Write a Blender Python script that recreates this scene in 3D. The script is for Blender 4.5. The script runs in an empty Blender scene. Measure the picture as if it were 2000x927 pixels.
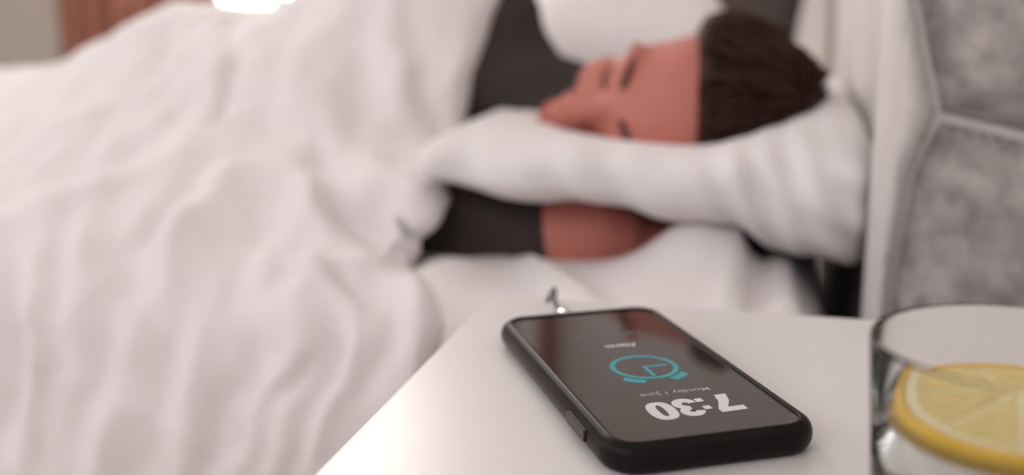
import bpy, bmesh, math, random
import numpy as np
from mathutils import Vector, Matrix, Quaternion, noise

S = bpy.context.scene
COL = S.collection
random.seed(4)

# ------------------------------------------------------------------ camera
W_PX, H_PX = 2000, 927
F_PX = 1980.0
CX, CY = 1000.0, 463.5
yaw, pitch, roll = math.radians(14.3), math.radians(12.5), math.radians(-.43)
TABLE_Z = .55
CAM = np.array([0, 0, .704])
FW = np.array([-math.sin(yaw)*math.cos(pitch), math.cos(yaw)*math.cos(pitch), -math.sin(pitch)])
R0_ = np.cross(FW, [0, 0, 1.]); R0_ /= np.linalg.norm(R0_); U0_ = np.cross(R0_, FW)
RT = R0_*math.cos(roll) + U0_*math.sin(roll)
UP = -R0_*math.sin(roll) + U0_*math.cos(roll)
cam_d = bpy.data.cameras.new('camera')
cam = bpy.data.objects.new('camera', cam_d); COL.objects.link(cam)
m = Matrix.Identity(4)
for i in range(3):
    m[i][0], m[i][1], m[i][2], m[i][3] = RT[i], UP[i], -FW[i], CAM[i]
cam.matrix_world = m
cam_d.sensor_width = 36; cam_d.lens = F_PX/W_PX*36
cam_d.clip_start = .01; cam_d.clip_end = 50
cam_d.dof.use_dof = True
cam_d.dof.focus_distance = .385
cam_d.dof.aperture_fstop = 3.9
S.camera = cam

# ------------------------------------------------------------------ world, lights, exposure
wd = bpy.data.worlds.new('world'); S.world = wd; wd.use_nodes = True
bg = wd.node_tree.nodes['Background']
bg.inputs[0].default_value = (.965, .95, 1.0, 1); bg.inputs[1].default_value = .40

def area(name, loc, look, sx, sy, power, colour):
    d = bpy.data.lights.new(name, 'AREA'); d.shape = 'RECTANGLE'; d.size = sx; d.size_y = sy
    d.energy = power; d.color = colour
    o = bpy.data.objects.new(name, d); COL.objects.link(o); o.location = loc
    o.rotation_euler = (Vector(look)-Vector(loc)).to_track_quat('-Z', 'Y').to_euler()
    return o
area('daylight_far_window', (-1.62, 3.02, 1.6), (-.4, .9, .6), .95, 1.9, 24, (1, .93, .86))
area('daylight_left_window', (-2.85, .35, 1.5), (-.4, .6, .55), 1.6, 1.5, 13, (.97, .965, 1))
area('rear_fill', (-1.5, -1.8, 2.1), (-.3, .7, .5), 2.4, 1.0, 24, (.98, .955, 1))  # unseen fill added high behind the camera; no window stands there
S.view_settings.view_transform = 'Standard'; S.view_settings.look = 'None'
S.view_settings.gamma = 1; S.view_settings.use_curve_mapping = False
S.view_settings.exposure = -.07

# ------------------------------------------------------------------ helpers
def tag(o, label, cat=None, group=None, kind=None):
    if label: o['label'] = label
    if cat: o['category'] = cat
    if group: o['group'] = group
    if kind: o['kind'] = kind
    return o

def mat(name, col, rough=.6, metal=0, spec=.5, noise_amt=0, noise_scale=20, bump=0, bump_scale=200, **kw):
    M = bpy.data.materials.new(name); M.use_nodes = True
    nt = M.node_tree; b = nt.nodes['Principled BSDF']
    b.inputs['Base Color'].default_value = (*col, 1)
    b.inputs['Roughness'].default_value = rough; b.inputs['Metallic'].default_value = metal
    b.inputs['Specular IOR Level'].default_value = spec
    for k, v in kw.items(): b.inputs[k.replace('_', ' ')].default_value = v
    tc = nt.nodes.new('ShaderNodeTexCoord')
    if noise_amt:
        n = nt.nodes.new('ShaderNodeTexNoise'); n.inputs['Scale'].default_value = noise_scale; n.inputs['Detail'].default_value = 5
        r = nt.nodes.new('ShaderNodeMapRange'); r.inputs[1].default_value = .3; r.inputs[2].default_value = .7
        r.inputs[3].default_value = 1-noise_amt; r.inputs[4].default_value = 1+noise_amt
        mx = nt.nodes.new('ShaderNodeVectorMath'); mx.operation = 'SCALE'; mx.inputs[0].default_value = col
        nt.links.new(tc.outputs['Object'], n.inputs['Vector']); nt.links.new(n.outputs[0], r.inputs[0])
        nt.links.new(r.outputs[0], mx.inputs['Scale']); nt.links.new(mx.outputs[0], b.inputs['Base Color'])
    if bump:
        n = nt.nodes.new('ShaderNodeTexNoise'); n.inputs['Scale'].default_value = bump_scale; n.inputs['Detail'].default_value = 3
        bp = nt.nodes.new('ShaderNodeBump'); bp.inputs['Strength'].default_value = bump; bp.inputs['Distance'].default_value = .001
        nt.links.new(tc.outputs['Object'], n.inputs['Vector']); nt.links.new(n.outputs[0], bp.inputs['Height'])
        nt.links.new(bp.outputs[0], b.inputs['Normal'])
    return M

def link(name, me, material=None, parent=None, smooth=True):
    o = bpy.data.objects.new(name, me); COL.objects.link(o)
    if material: me.materials.append(material)
    if smooth: me.shade_smooth()
    if parent: o.parent = parent
    return o

def mesh(name, V, F, material=None, parent=None, smooth=True):
    me = bpy.data.meshes.new(name)
    me.from_pydata([tuple(map(float, v)) for v in V], [], F); me.update()
    return link(name, me, material, parent, smooth)

def from_bm(name, bm, material=None, parent=None, smooth=True):
    me = bpy.data.meshes.new(name); bm.to_mesh(me); bm.free()
    return link(name, me, material, parent, smooth)

def empty(name, loc=(0, 0, 0), rz=0):
    o = bpy.data.objects.new(name, None); COL.objects.link(o); o.location = loc; o.rotation_euler = (0, 0, rz)
    o.empty_display_size = .05
    return o

def box(name, lo, hi, material=None, parent=None, bev=0, seg=2):
    bm = bmesh.new()
    vs = [bm.verts.new((x, y, z)) for x in (lo[0], hi[0]) for y in (lo[1], hi[1]) for z in (lo[2], hi[2])]
    for f in ((0, 1, 3, 2), (4, 6, 7, 5), (0, 4, 5, 1), (2, 3, 7, 6), (0, 2, 6, 4), (1, 5, 7, 3)):
        bm.faces.new([vs[i] for i in f])
    if bev:
        bmesh.ops.bevel(bm, geom=list(bm.edges), offset=bev, segments=seg, affect='EDGES', profile=.5)
    bmesh.ops.recalc_face_normals(bm, faces=bm.faces)
    o = from_bm(name, bm, material, parent, smooth=False)
    return o

def tube_data(pts, rad, n=12, closed=False, caps=True):
    P = [Vector(p) for p in pts]; V = []; F = []
    rads = rad if hasattr(rad, '__len__') else [rad]*len(P)
    up = Vector((0, 0, 1)); prev = None
    for i, p in enumerate(P):
        a = P[max(i-1, 0)]; b = P[min(i+1, len(P)-1)]
        t = (b-a).normalized()
        if prev is None:
            s = t.cross(up)
            if s.length < .1: s = t.cross(Vector((1, 0, 0)))
            s.normalize()
        else:
            s = (prev - t*prev.dot(t)).normalized()
        prev = s; q = t.cross(s)
        for k in range(n):
            an = 2*math.pi*k/n
            V.append(p + (s*math.cos(an)+q*math.sin(an))*rads[i])
    for i in range(len(P)-1):
        for k in range(n):
            F.append((i*n+k, i*n+(k+1) % n, (i+1)*n+(k+1) % n, (i+1)*n+k))
    if caps:
        F.append(tuple(range(n))[::-1]); F.append(tuple((len(P)-1)*n+k for k in range(n)))
    return V, F

def tube(name, pts, rad, material, parent=None, n=12):
    V, F = tube_data(pts, rad, n)
    return mesh(name, V, F, material, parent)

def smooth_pts(pts, per=8):
    P = [np.array(p, float) for p in pts]; P = [2*P[0]-P[1]] + P + [2*P[-1]-P[-2]]
    out = []
    for i in range(1, len(P)-2):
        for k in range(per):
            t = k/per
            out.append(.5*((2*P[i]) + (-P[i-1]+P[i+1])*t + (2*P[i-1]-5*P[i]+4*P[i+1]-P[i+2])*t*t + (-P[i-1]+3*P[i]-3*P[i+1]+P[i+2])*t**3))
    out.append(P[-2]); return out

def lathe(name, prof, material, parent=None, n=96, loc=(0, 0, 0)):
    V = []; F = []
    for (r, z) in prof:
        for k in range(n):
            a = 2*math.pi*k/n; V.append((loc[0]+r*math.cos(a), loc[1]+r*math.sin(a), loc[2]+z))
    L = len(prof)
    for i in range(L-1):
        for k in range(n):
            F.append((i*n+k, i*n+(k+1) % n, (i+1)*n+(k+1) % n, (i+1)*n+k))
    return V, F

# measuring aid: a sight line of the photograph met with the plane y = Y / z = Z
def sight(u, v): return FW + RT*(u-CX)/F_PX - UP*(v-CY)/F_PX
def ony(u, v, Y): d = sight(u, v); return CAM + d*(Y/d[1])
def onz(u, v, Z): d = sight(u, v); return CAM + d*((Z-CAM[2])/d[2])
def proj(P):
    Q = np.asarray(P)-CAM; z = Q@FW
    return CX+F_PX*(Q@RT)/z, CY-F_PX*(Q@UP)/z

def crom(A, t):
    """Catmull-Rom along axis 0 of A at parameters t in 0..n-1"""
    n = A.shape[0]; i = np.clip(np.floor(t).astype(int), 0, n-2); f = (t-i).reshape((-1,)+(1,)*(A.ndim-1))
    g = lambda k: np.where(((k >= 0) & (k < n)).reshape((-1,)+(1,)*(A.ndim-1)), A[np.clip(k, 0, n-1)],
                           np.where((k < 0).reshape((-1,)+(1,)*(A.ndim-1)), 2*A[0]-A[1], 2*A[-1]-A[-2]))
    p0, p1, p2, p3 = g(i-1), g(i), g(i+1), g(i+2)
    return .5*(2*p1 + (p2-p0)*f + (2*p0-5*p1+4*p2-p3)*f*f + (3*p1-p0-3*p2+p3)*f**3)

def grid_normals(P):
    du = np.gradient(P, axis=0); dv = np.gradient(P, axis=1)
    N = np.cross(du, dv); N /= np.linalg.norm(N, axis=2, keepdims=True)+1e-9
    return N

def grid_faces(nu, nv, wrap=False):
    F = []
    for i in range(nu-1):
        for j in range(nv-1):
            a = i*nv+j; F.append((a, a+1, a+nv+1, a+nv))
    return F

def nz(P, scale, seed=0.0):
    return np.array([noise.noise(Vector((p[0]*scale[0]+seed, p[1]*scale[1], p[2]*scale[2]))) for p in P])

# ------------------------------------------------------------------ materials
M = {}
M['wall'] = mat('painted_wall', (.80, .77, .76), .9, noise_amt=.02)
M['greige'] = mat('greige_wall', (.62, .57, .52), .9, noise_amt=.02)
M['floor'] = mat('oak_floor', (.62, .53, .45), .5, noise_amt=.08, noise_scale=8)
M['ceiling'] = mat('ceiling_paint', (.85, .84, .82), .95)
M['table'] = mat('white_lacquer', (.78, .745, .72), .30, spec=.5, bump=.05, bump_scale=300)
M['linen'] = mat('white_cotton', (.86, .815, .81), .95, spec=.2, bump=.25, bump_scale=900, Sheen_Weight=.2)
M['duvet'] = mat('duvet_cotton', (.88, .825, .815), .95, spec=.15, bump=.25, bump_scale=900, Sheen_Weight=.25)
M['sheet'] = mat('sheet_cotton', (.86, .81, .795), .95, spec=.15, bump=.2, bump_scale=900)
M['grey_pillow'] = mat('charcoal_cotton', (.115, .09, .085), .95, spec=.1)
M['velvet'] = mat('grey_velvet', (.40, .36, .34), .85, spec=.2, noise_amt=.38, noise_scale=58, bump=.4, bump_scale=120, Sheen_Weight=.5)
M['border'] = mat('pale_lit_velvet', (.70, .645, .62), .85, spec=.2, noise_amt=.05, noise_scale=26, bump=.3, bump_scale=120, Sheen_Weight=.4)  # window light on border and face panels put into the colour; piping is pale
M['skin'] = mat('skin', (.56, .195, .15), .55, spec=.35, noise_amt=.04, noise_scale=40, Subsurface_Weight=.25, Subsurface_Radius=(1, .3, .15), Subsurface_Scale=.01)
M['lips'] = mat('lips', (.46, .12, .10), .45)
M['hair'] = mat('brown_hair', (.036, .014, .008), .65, spec=.15, noise_amt=.3, noise_scale=60)
M['brow'] = mat('brow_hair', (.09, .035, .02), .7)
M['shirt'] = mat('charcoal_jersey', (.052, .042, .038), .95, spec=.1, noise_amt=.12, noise_scale=30)
M['case'] = mat('phone_case', (.010, .008, .007), .32, spec=.12, bump=.1, bump_scale=2500)
M['button'] = mat('case_button', (.018, .015, .014), .35)
M['screen'] = mat('screen_glass', (.038, .026, .023), .05, spec=.5)
M['steel'] = mat('polished_steel', (.75, .76, .77), .12, metal=1)
M['cable'] = mat('grey_cable', (.14, .13, .13), .5)
M['curtain'] = mat('terracotta_curtain', (.42, .20, .145), .9, spec=.1, noise_amt=.05)
M['frame'] = mat('window_frame', (.75, .73, .7), .5)
M['dark_wood'] = mat('dark_wood', (.05, .03, .02), .6, noise_amt=.3, noise_scale=12)
M['knob'] = mat('knob_steel', (.6, .6, .6), .3, metal=1)
M['rind'] = mat('lemon_rind', (.84, .50, .01), .4, noise_amt=.06, noise_scale=200)
M['pith'] = mat('lemon_pith', (.88, .80, .52), .6)
M['pulp'] = mat('lemon_pulp', (.76, .60, .24), .25, noise_amt=.12, noise_scale=400)

def glass_mat(name, ior, col):
    g = bpy.data.materials.new(name); g.use_nodes = True; nt = g.node_tree
    nt.nodes.remove(nt.nodes['Principled BSDF'])
    n = nt.nodes.new('ShaderNodeBsdfGlass'); n.inputs['IOR'].default_value = ior; n.inputs['Roughness'].default_value = 0
    n.inputs['Color'].default_value = (*col, 1)
    nt.links.new(n.outputs[0], nt.nodes['Material Output'].inputs[0]); return g
M['glass'] = glass_mat('clear_glass', 1.30, (.985, .99, .985))
M['water'] = glass_mat('water', 1.33, (.99, .99, .985))

def emit(name, col, s):
    g = bpy.data.materials.new(name); g.use_nodes = True; nt = g.node_tree
    nt.nodes.remove(nt.nodes['Principled BSDF'])
    n = nt.nodes.new('ShaderNodeEmission'); n.inputs[0].default_value = (*col, 1); n.inputs[1].default_value = s
    nt.links.new(n.outputs[0], nt.nodes['Material Output'].inputs[0]); return g
M['sky_pane'] = emit('daylight_pane', (1, .93, .85), 7.0)
M['fill_pane'] = emit('fill_pane_left', (.95, .96, 1), 1.2)  # glow for the panes of the added left window
M['ui_white'] = emit('display_white', (.62, .565, .55), 1)
M['ui_grey'] = emit('display_grey', (.40, .35, .335), 1)
M['ui_dim'] = emit('display_dim', (.17, .205, .20), 1)
M['ui_teal'] = emit('display_teal', (.085, .32, .335), 1)

# ------------------------------------------------------------------ room
XR, XL, YF, ZC = .37, -3.0, 3.2, 2.6
st = lambda o: tag(o, None, kind='structure')
st(box('floor', (XL, -2.2, -.05), (XR, YF, 0), M['floor']))
st(box('ceiling', (XL, -2.2, ZC), (XR, YF, ZC+.05), M['ceiling']))
st(box('wall_right', (XR, -2.2, 0), (XR+.08, YF, ZC), M['wall']))
st(box('wall_left', (XL-.08, -2.2, 0), (XL, YF, ZC), M['wall']))
# far wall with a window opening
WX0, WX1, WZ0, WZ1 = -2.10, -1.15, .45, 2.42
wf = empty('wall_far', (0, 0, 0)); st(wf)
for lo, hi in (((XL, YF, 0), (WX0, YF+.1, ZC)), ((WX1, YF, 0), (XR, YF+.1, ZC)),
               ((WX0, YF, 0), (WX1, YF+.1, WZ0)), ((WX0, YF, WZ1), (WX1, YF+.1, ZC))):
    box('wall_section', lo, hi, M['greige'] if hi[0] <= WX0 else M['wall'], wf)
w1 = empty('window_1', ((WX0+WX1)/2, YF, WZ0)); st(w1)
def wpart(name, lo, hi, m_):
    o = box(name, [lo[0]-(WX0+WX1)/2, lo[1]-YF, lo[2]-WZ0], [hi[0]-(WX0+WX1)/2, hi[1]-YF, hi[2]-WZ0], m_, w1, .004); return o
fw_ = .05
wpart('frame_rail', (WX0, YF, WZ0), (WX1, YF+.06, WZ0+fw_), M['frame'])
wpart('frame_rail', (WX0, YF, WZ1-fw_), (WX1, YF+.06, WZ1), M['frame'])
for x in (WX0, (WX0+WX1)/2-fw_/2, WX1-fw_):
    wpart('frame_stile', (x, YF+.001, WZ0), (x+fw_, YF+.061, WZ1), M['frame'])
for a, b in ((WX0+fw_, (WX0+WX1)/2-fw_/2), ((WX0+WX1)/2+fw_/2, WX1-fw_)):
    wpart('pane', (a, YF+.03, WZ0+fw_), (b, YF+.036, WZ1-fw_), M['sky_pane'])
for x0, x1, nm in ((XL, XR, 'baseboard_far'),):
    st(box(nm, (x0, YF-.015, 0), (x1, YF, .1), M['frame'], None, .003))

w2 = empty('added_window', (XL, .35, .75)); st(w2)  # unseen window added so the tumbler's left edge sees something bright
for lo, hi in (((0, -.8, 0), (.04, .8, .05)), ((0, -.8, 1.45), (.04, .8, 1.5)), ((0, -.8, 0), (.041, -.75, 1.5)), ((0, .75, 0), (.041, .8, 1.5)), ((0, -.025, 0), (.041, .025, 1.5))):
    box('frame_rail', lo, hi, M['frame'], w2, .004)
for a, b in ((-.75, -.025), (.025, .75)):
    box('pane', (.012, a, .05), (.018, b, 1.45), M['fill_pane'], w2)

def curtain(x0, x1, y, z0, z1, label, pleats):
    nu, nv = pleats*10, 24; P = np.zeros((nu, nv, 3))
    for i in range(nu):
        for j in range(nv):
            u = i/(nu-1); v = j/(nv-1)
            P[i, j] = (x0+(x1-x0)*u, y+.035*math.sin(u*pleats*2*math.pi)*(1-.3*v)+.01*math.sin(u*23+v*3), z0+(z1-z0)*v)
    o = mesh('curtain', P.reshape(-1, 3), grid_faces(nu, nv), M['curtain'])
    s = o.modifiers.new('s', 'SOLIDIFY'); s.thickness = .004
    tag(o, label, 'curtain', None)
    return o
curtain(-2.42, -1.78, YF-.09, .02, 2.5, 'terracotta brown curtain at the left side of the far window', 7)
curtain(-.715, -.635, YF-.09, .02, 2.5, 'narrow terracotta brown curtain between the sleeper\'s shoulder and the white wall', 2)
rod = tube('curtain_rod', [(-2.5, YF-.09, 2.52), (-.56, YF-.09, 2.52)], .012, M['knob'])
tag(rod, 'metal curtain rod above the far window', 'curtain rod')
for x in (-2.46, -.6):
    tube('bracket', [(x, YF-.09, 2.52), (x, YF, 2.52)], .007, M['knob'], rod)

# ------------------------------------------------------------------ bedside table
tx0, tx1, ty0, ty1 = -.147, .355, .06, .5265
tb = empty('bedside_table', ((tx0+tx1)/2, (ty0+ty1)/2, 0))
tag(tb, 'white lacquered bedside table carrying the phone and the water glass', 'table')
def tpart(name, lo, hi, m_, bev=.002, parent=None):
    c = ((tx0+tx1)/2, (ty0+ty1)/2, 0)
    return box(name, [lo[i]-c[i] for i in range(3)], [hi[i]-c[i] for i in range(3)], m_, parent or tb, bev, 3)
tpart('tabletop', (tx0, ty0, TABLE_Z-.022), (tx1, ty1, TABLE_Z), M['table'], .0022)
tpart('side_panel', (tx0+.012, ty0+.008, .10), (tx1, ty0+.026, TABLE_Z-.022), M['table'])
tpart('side_panel', (tx0+.012, ty1-.026, .10), (tx1, ty1-.008, TABLE_Z-.022), M['table'])
tpart('back_panel', (tx1-.014, ty0+.026, .10), (tx1-.002, ty1-.026, TABLE_Z-.022), M['table'])
tpart('bottom_panel', (tx0+.03, ty0+.026, .10), (tx1-.014, ty1-.026, .118), M['table'])
for z0, z1 in ((.345, .522), (.125, .335)):
    d = tpart('drawer', (tx0+.008, ty0+.03, z0), (tx0+.03, ty1-.03, z1), M['table'])
    c = (ty0+ty1)/2-(ty0+ty1)/2
    V, F = tube_data([(tx0-.02-(tx0+tx1)/2, 0, (z0+z1)/2), (tx0+.008-(tx0+tx1)/2, 0, (z0+z1)/2)], [.011, .006], 20)
    mesh('knob', V, F, M['knob'], d)
for x in (tx0+.035, tx1-.035):
    for y in (ty0+.035, ty1-.035):
        V, F = tube_data([(x-(tx0+tx1)/2, y-(ty0+ty1)/2, .0), (x-(tx0+tx1)/2, y-(ty0+ty1)/2, .10)], [.012, .018], 16)
        mesh('leg', V, F, M['table'], tb)

# ------------------------------------------------------------------ phone
PW, PL = .0712, .149            # visible screen glass
PH = .0117                      # height of the case lip above the table
nl = onz(1211, 867, TABLE_Z+.0112)
ph_rot = math.radians(29.2)
ph = empty('phone', (nl[0], nl[1], TABLE_Z+.0001), ph_rot)
tag(ph, 'smartphone in a black case showing 7:30 alarm screen on the white bedside table', 'phone')

def rrect(x0, y0, x1, y1, r, n=14):
    out = []
    for cx, cy, a0 in ((x1-r, y1-r, 0), (x0+r, y1-r, 90), (x0+r, y0+r, 180), (x1-r, y0+r, 270)):
        for k in range(n+1):
            a = math.radians(a0+90*k/n); out.append((cx+r*math.cos(a), cy+r*math.sin(a)))
    return out
def loops(levels):
    """levels: (offset outward from the screen edge, height)"""
    V = []; F = []; n = 0
    for off, z in levels:
        L = rrect(-off, -off, PW+off, PL+off, max(.0085+off, .002)); n = len(L)
        V += [(x, y, z) for x, y in L]
    for i in range(len(levels)-1):
        for k in range(n):
            F.append((i*n+k, i*n+(k+1) % n, (i+1)*n+(k+1) % n, (i+1)*n+k))
    return V, F, n
lv = [(-.02, 0), (-.002, 0), (.0012, .0002)]
for k in range(13):                                       # rounded side
    a = math.radians(-80+160*k/12)
    lv.append((.0012+.0040*math.cos(a), .0056+.0056*math.sin(a)))
lv += [(.0014, .01150), (.0006, .0115), (.0001, .0113), (0, .0109), (-.0002, .0104)]
V, F, n = loops(lv)
F.append(tuple(range(n))[::-1])
mesh('case', V, F, M['case'], ph)
L = rrect(.0001, .0001, PW-.0001, PL-.0001, .0085)
mesh('screen', [(x, y, .0106) for x, y in L]+[(x, y, .0098) for x, y in L],
     [tuple(range(len(L)))]+[(k+len(L), (k+1) % len(L)+len(L), (k+1) % len(L), k) for k in range(len(L))], M['screen'], ph, smooth=False)
# earpiece slot at the top (near) end
# side button on the left side with its cut surround
def side_button(y0, y1):
    V = []; F = []; L = rrect(y0, .0035, y1, .0082, .0012, 6)
    xs = -.0050; xo = -.0060
    V = [(xs+.002, a, b) for a, b in L]+[(xo+.0002, a, b) for a, b in L]+[(xo, a*.98+(y0+y1)/2*.02, b*.9+.00585*.1) for a, b in L]
    n = len(L)
    for i in range(2):
        for k in range(n): F.append((i*n+k, (i+1)*n+k, (i+1)*n+(k+1) % n, i*n+(k+1) % n))
    F.append(tuple(2*n+k for k in range(n)))
    mesh('side_button', V, F, M['button'], ph, smooth=False)
side_button(.0205, .0405)
Zt = .01064
def ui(name, V, F, material):
    o = mesh(name, [(x/1000, y/1000, Zt) for x, y in V], F, M[material], ph, smooth=False); return o
def ribbon(pts, w):
    """flat stroke through pts with width w (list or value), mm"""
    P = [np.array(p, float) for p in pts]; V = []; F = []
    for i, p in enumerate(P):
        t = P[min(i+1, len(P)-1)]-P[max(i-1, 0)]; t /= np.linalg.norm(t); nrm = np.array([-t[1], t[0]])
        ww = (w[i] if hasattr(w, '__len__') else w)/2
        V += [p+nrm*ww, p-nrm*ww]
    for i in range(len(P)-1): F.append((2*i, 2*i+1, 2*i+3, 2*i+2))
    return V, F
TX, TY = 57.2, 33.2     # reading origin of the time: text runs towards -x, its tops towards -y
def T(u, v): return (TX-u, TY-v - .045*(u-18))
seven = [(0, 16.2), (10.6, 16.2), (10.6, 13.0), (7.4, 6.5), (6.1, 0), (1.2, 0), (2.9, 6.5), (6.2, 12.2), (0, 12.2)]
def ngon(name, pts, material): return ui(name, [T(*p) for p in pts], [tuple(range(len(pts)))], material)
ngon('digit_seven', seven, 'ui_white')
for v0 in (1.2, 8.6): ngon('colon_dot', [(12.4, v0), (15.4, v0), (15.4, v0+3.3), (12.4, v0+3.3)], 'ui_white')
def arc(cx, cy, rx, ry, a0, a1, n=18): return [(cx+rx*math.cos(math.radians(a0+(a1-a0)*k/n)), cy+ry*math.sin(math.radians(a0+(a1-a0)*k/n))) for k in range(n+1)]
three = arc(20.4, 11.7, 3.0, 2.9, 175, -75)[:] + arc(20.5, 4.7, 3.2, 3.3, 80, -175)
wds = [3.3+.6*math.sin(math.pi*k/len(three)*2)**2 for k in range(len(three))]
V, F = ribbon([T(*p) for p in three], wds); ui('digit_three', V, F, 'ui_white')
V = []; F = []; n = 48
for k in range(n):
    a = 2*math.pi*k/n; e = .82
    sx = math.copysign(abs(math.cos(a))**e, math.cos(a)); sy = math.copysign(abs(math.sin(a))**e, math.sin(a))
    V += [T(31.3+5.4*sx, 8.1+8.4*sy), T(31.3+1.35*sx, 8.1+5.3*sy)]
for k in range(n): F.append((2*k, 2*((k+1) % n), 2*((k+1) % n)+1, 2*k+1))
ui('digit_zero', V, F, 'ui_white')
# alarm clock icon
cx_, cy_ = 37.6, 70.6
V = []; F = []; n = 72
for k in range(n):
    a = 2*math.pi*k/n; V += [(cx_+14.2*math.cos(a), cy_+14.2*math.sin(a)), (cx_+12.0*math.cos(a), cy_+12.0*math.sin(a))]
for k in range(n): F.append((2*k, 2*((k+1) % n), 2*((k+1) % n)+1, 2*k+1))
ui('clock_ring', V, F, 'ui_teal')
V, F = ribbon([(cx_-.8, cy_), (47.6, cy_)], 1.7); ui('clock_hand', V, F, 'ui_teal')
V, F = ribbon([(cx_, cy_+.8), (cx_+.1, 59.8)], 1.7); ui('clock_hand', V, F, 'ui_teal')
for a0 in (-125, -55):
    pts = [(cx_+15.4*math.cos(math.radians(a0+k*2)), cy_+15.4*math.sin(math.radians(a0+k*2))) for k in range(-9, 10)]
    pts += [(cx_+19.0*math.cos(math.radians(a0-k*1.5)), cy_+19.0*math.sin(math.radians(a0-k*1.5))) for k in range(-9, 10)]
    ui('clock_bell', pts, [tuple(range(len(pts)))], 'ui_teal')
def text(name, body, cx, cy, width, material, bold=0, sq=1.0):
    cu = bpy.data.curves.new(name, 'FONT'); cu.body = body; cu.size = 1; cu.align_x = 'CENTER'; cu.align_y = 'CENTER'; cu.offset = bold
    o = bpy.data.objects.new('tmp', cu); COL.objects.link(o)
    bpy.context.view_layer.update()
    me = bpy.data.meshes.new_from_object(o.evaluated_get(bpy.context.evaluated_depsgraph_get()))
    bpy.data.objects.remove(o)
    co = np.array([v.co[:] for v in me.vertices]); mn, mx = co.min(0), co.max(0); s = width/(mx[0]-mn[0])/1000
    for v in me.vertices:
        v.co = (cx/1000-(v.co.x-(mn[0]+mx[0])/2)*s, cy/1000-(v.co.y-(mn[1]+mx[1])/2)*s*sq, Zt)
    me.name = name
    me.materials.clear()
    return link(name, me, M[material], ph, smooth=False)
text('date_text', 'Monday 1 June', 38.1, 41.0, 28.5, 'ui_grey', .004)
text('alarm_text', 'Alarm', 38.4, 98.6, 14.2, 'ui_white', .02, 1.05)
text('snooze_text', 'Tap to snooze', 38.2, 114.9, 33, 'ui_dim')
text('dismiss_text', 'Dismiss', 38.8, 126.6, 18.7, 'ui_dim')

# charging cable
def phw(x, y, z):
    c, s_ = math.cos(ph_rot), math.sin(ph_rot)
    return (nl[0]+c*x-s_*y, nl[1]+s_*x+c*y, TABLE_Z+z)
chg = empty('charging_cable', phw(.0315, PL+.005, .0))
tag(chg, 'grey charging cable with a bright steel plug behind the far end of the phone', 'cable')
o0 = Vector(chg.location)
rel = lambda p: Vector(p)-o0
V, F = tube_data([rel(phw(.0315, PL+.0040+k*.0035, .0062)) for k in range(5)], [.0036, .0046, .0047, .0044, .0030], 20)
mesh('plug', V, F, M['steel'], chg)
cab = [phw(.0315, PL+.016, .0062), phw(.0315, PL+.022, .0085), phw(.0308, PL+.0285, .0115), phw(.0300, PL+.034, .0085)]
e = onz(1085, 590, TABLE_Z+.002)
cab += [(cab[-1][0]-.004, ty1+.006, TABLE_Z+.003), (cab[-1][0]-.006, ty1+.012, TABLE_Z-.03), (cab[-1][0]-.006, ty1+.012, .30), (cab[-1][0]-.006, ty1+.014, .06)]
tube('cord', [rel(p) for p in smooth_pts(cab, 8)], .0011, M['cable'], chg, 10)

# ------------------------------------------------------------------ water glass with lemon
gR = .039
gc = None
rimd = gR*F_PX/285
gpt = CAM + sight(2000, 672)*rimd
gH = gpt[2]-TABLE_Z
gx, gy = gpt[0], gpt[1]
tum = empty('water_glass', (gx, gy, TABLE_Z+.0002))
tag(tum, 'clear glass tumbler half full of water at the table\'s right side', 'glass')
prof = [(0.0005, 0), (gR*.84, 0), (gR*.885, .001), (gR*.90, .004), (gR*.955, gH*.6), (gR, gH-.0014), (gR-.0004, gH-.0003), (gR-.0009, gH), (gR-.0012, gH-.0004), (gR-.0015, gH-.0016)]
prof += [(gR*.955-.0016, gH*.6), (gR*.90-.0018, .014), (gR*.86-.003, .0105), (gR*.78-.003, .009), (.0005, .0085)]
V, F = lathe('vessel', prof, None)
o = mesh('vessel', V, F, M['glass'], tum)
wl = .0452
rin = lambda z: (gR*.90-.0018)+((gR*.955-.0016)-(gR*.90-.0018))*(z-.014)/(gH*.6-.014)
V, F = lathe('water', [(.0005, .0087), (gR*.78-.0033, .0092), (gR*.86-.0033, .0108), (rin(.014)-.0002, .0142), (rin(wl)-.0002, wl), (.0005, wl)], None)
tag(mesh('water', V, F, M['water'], tum), 'clear water')
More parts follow.
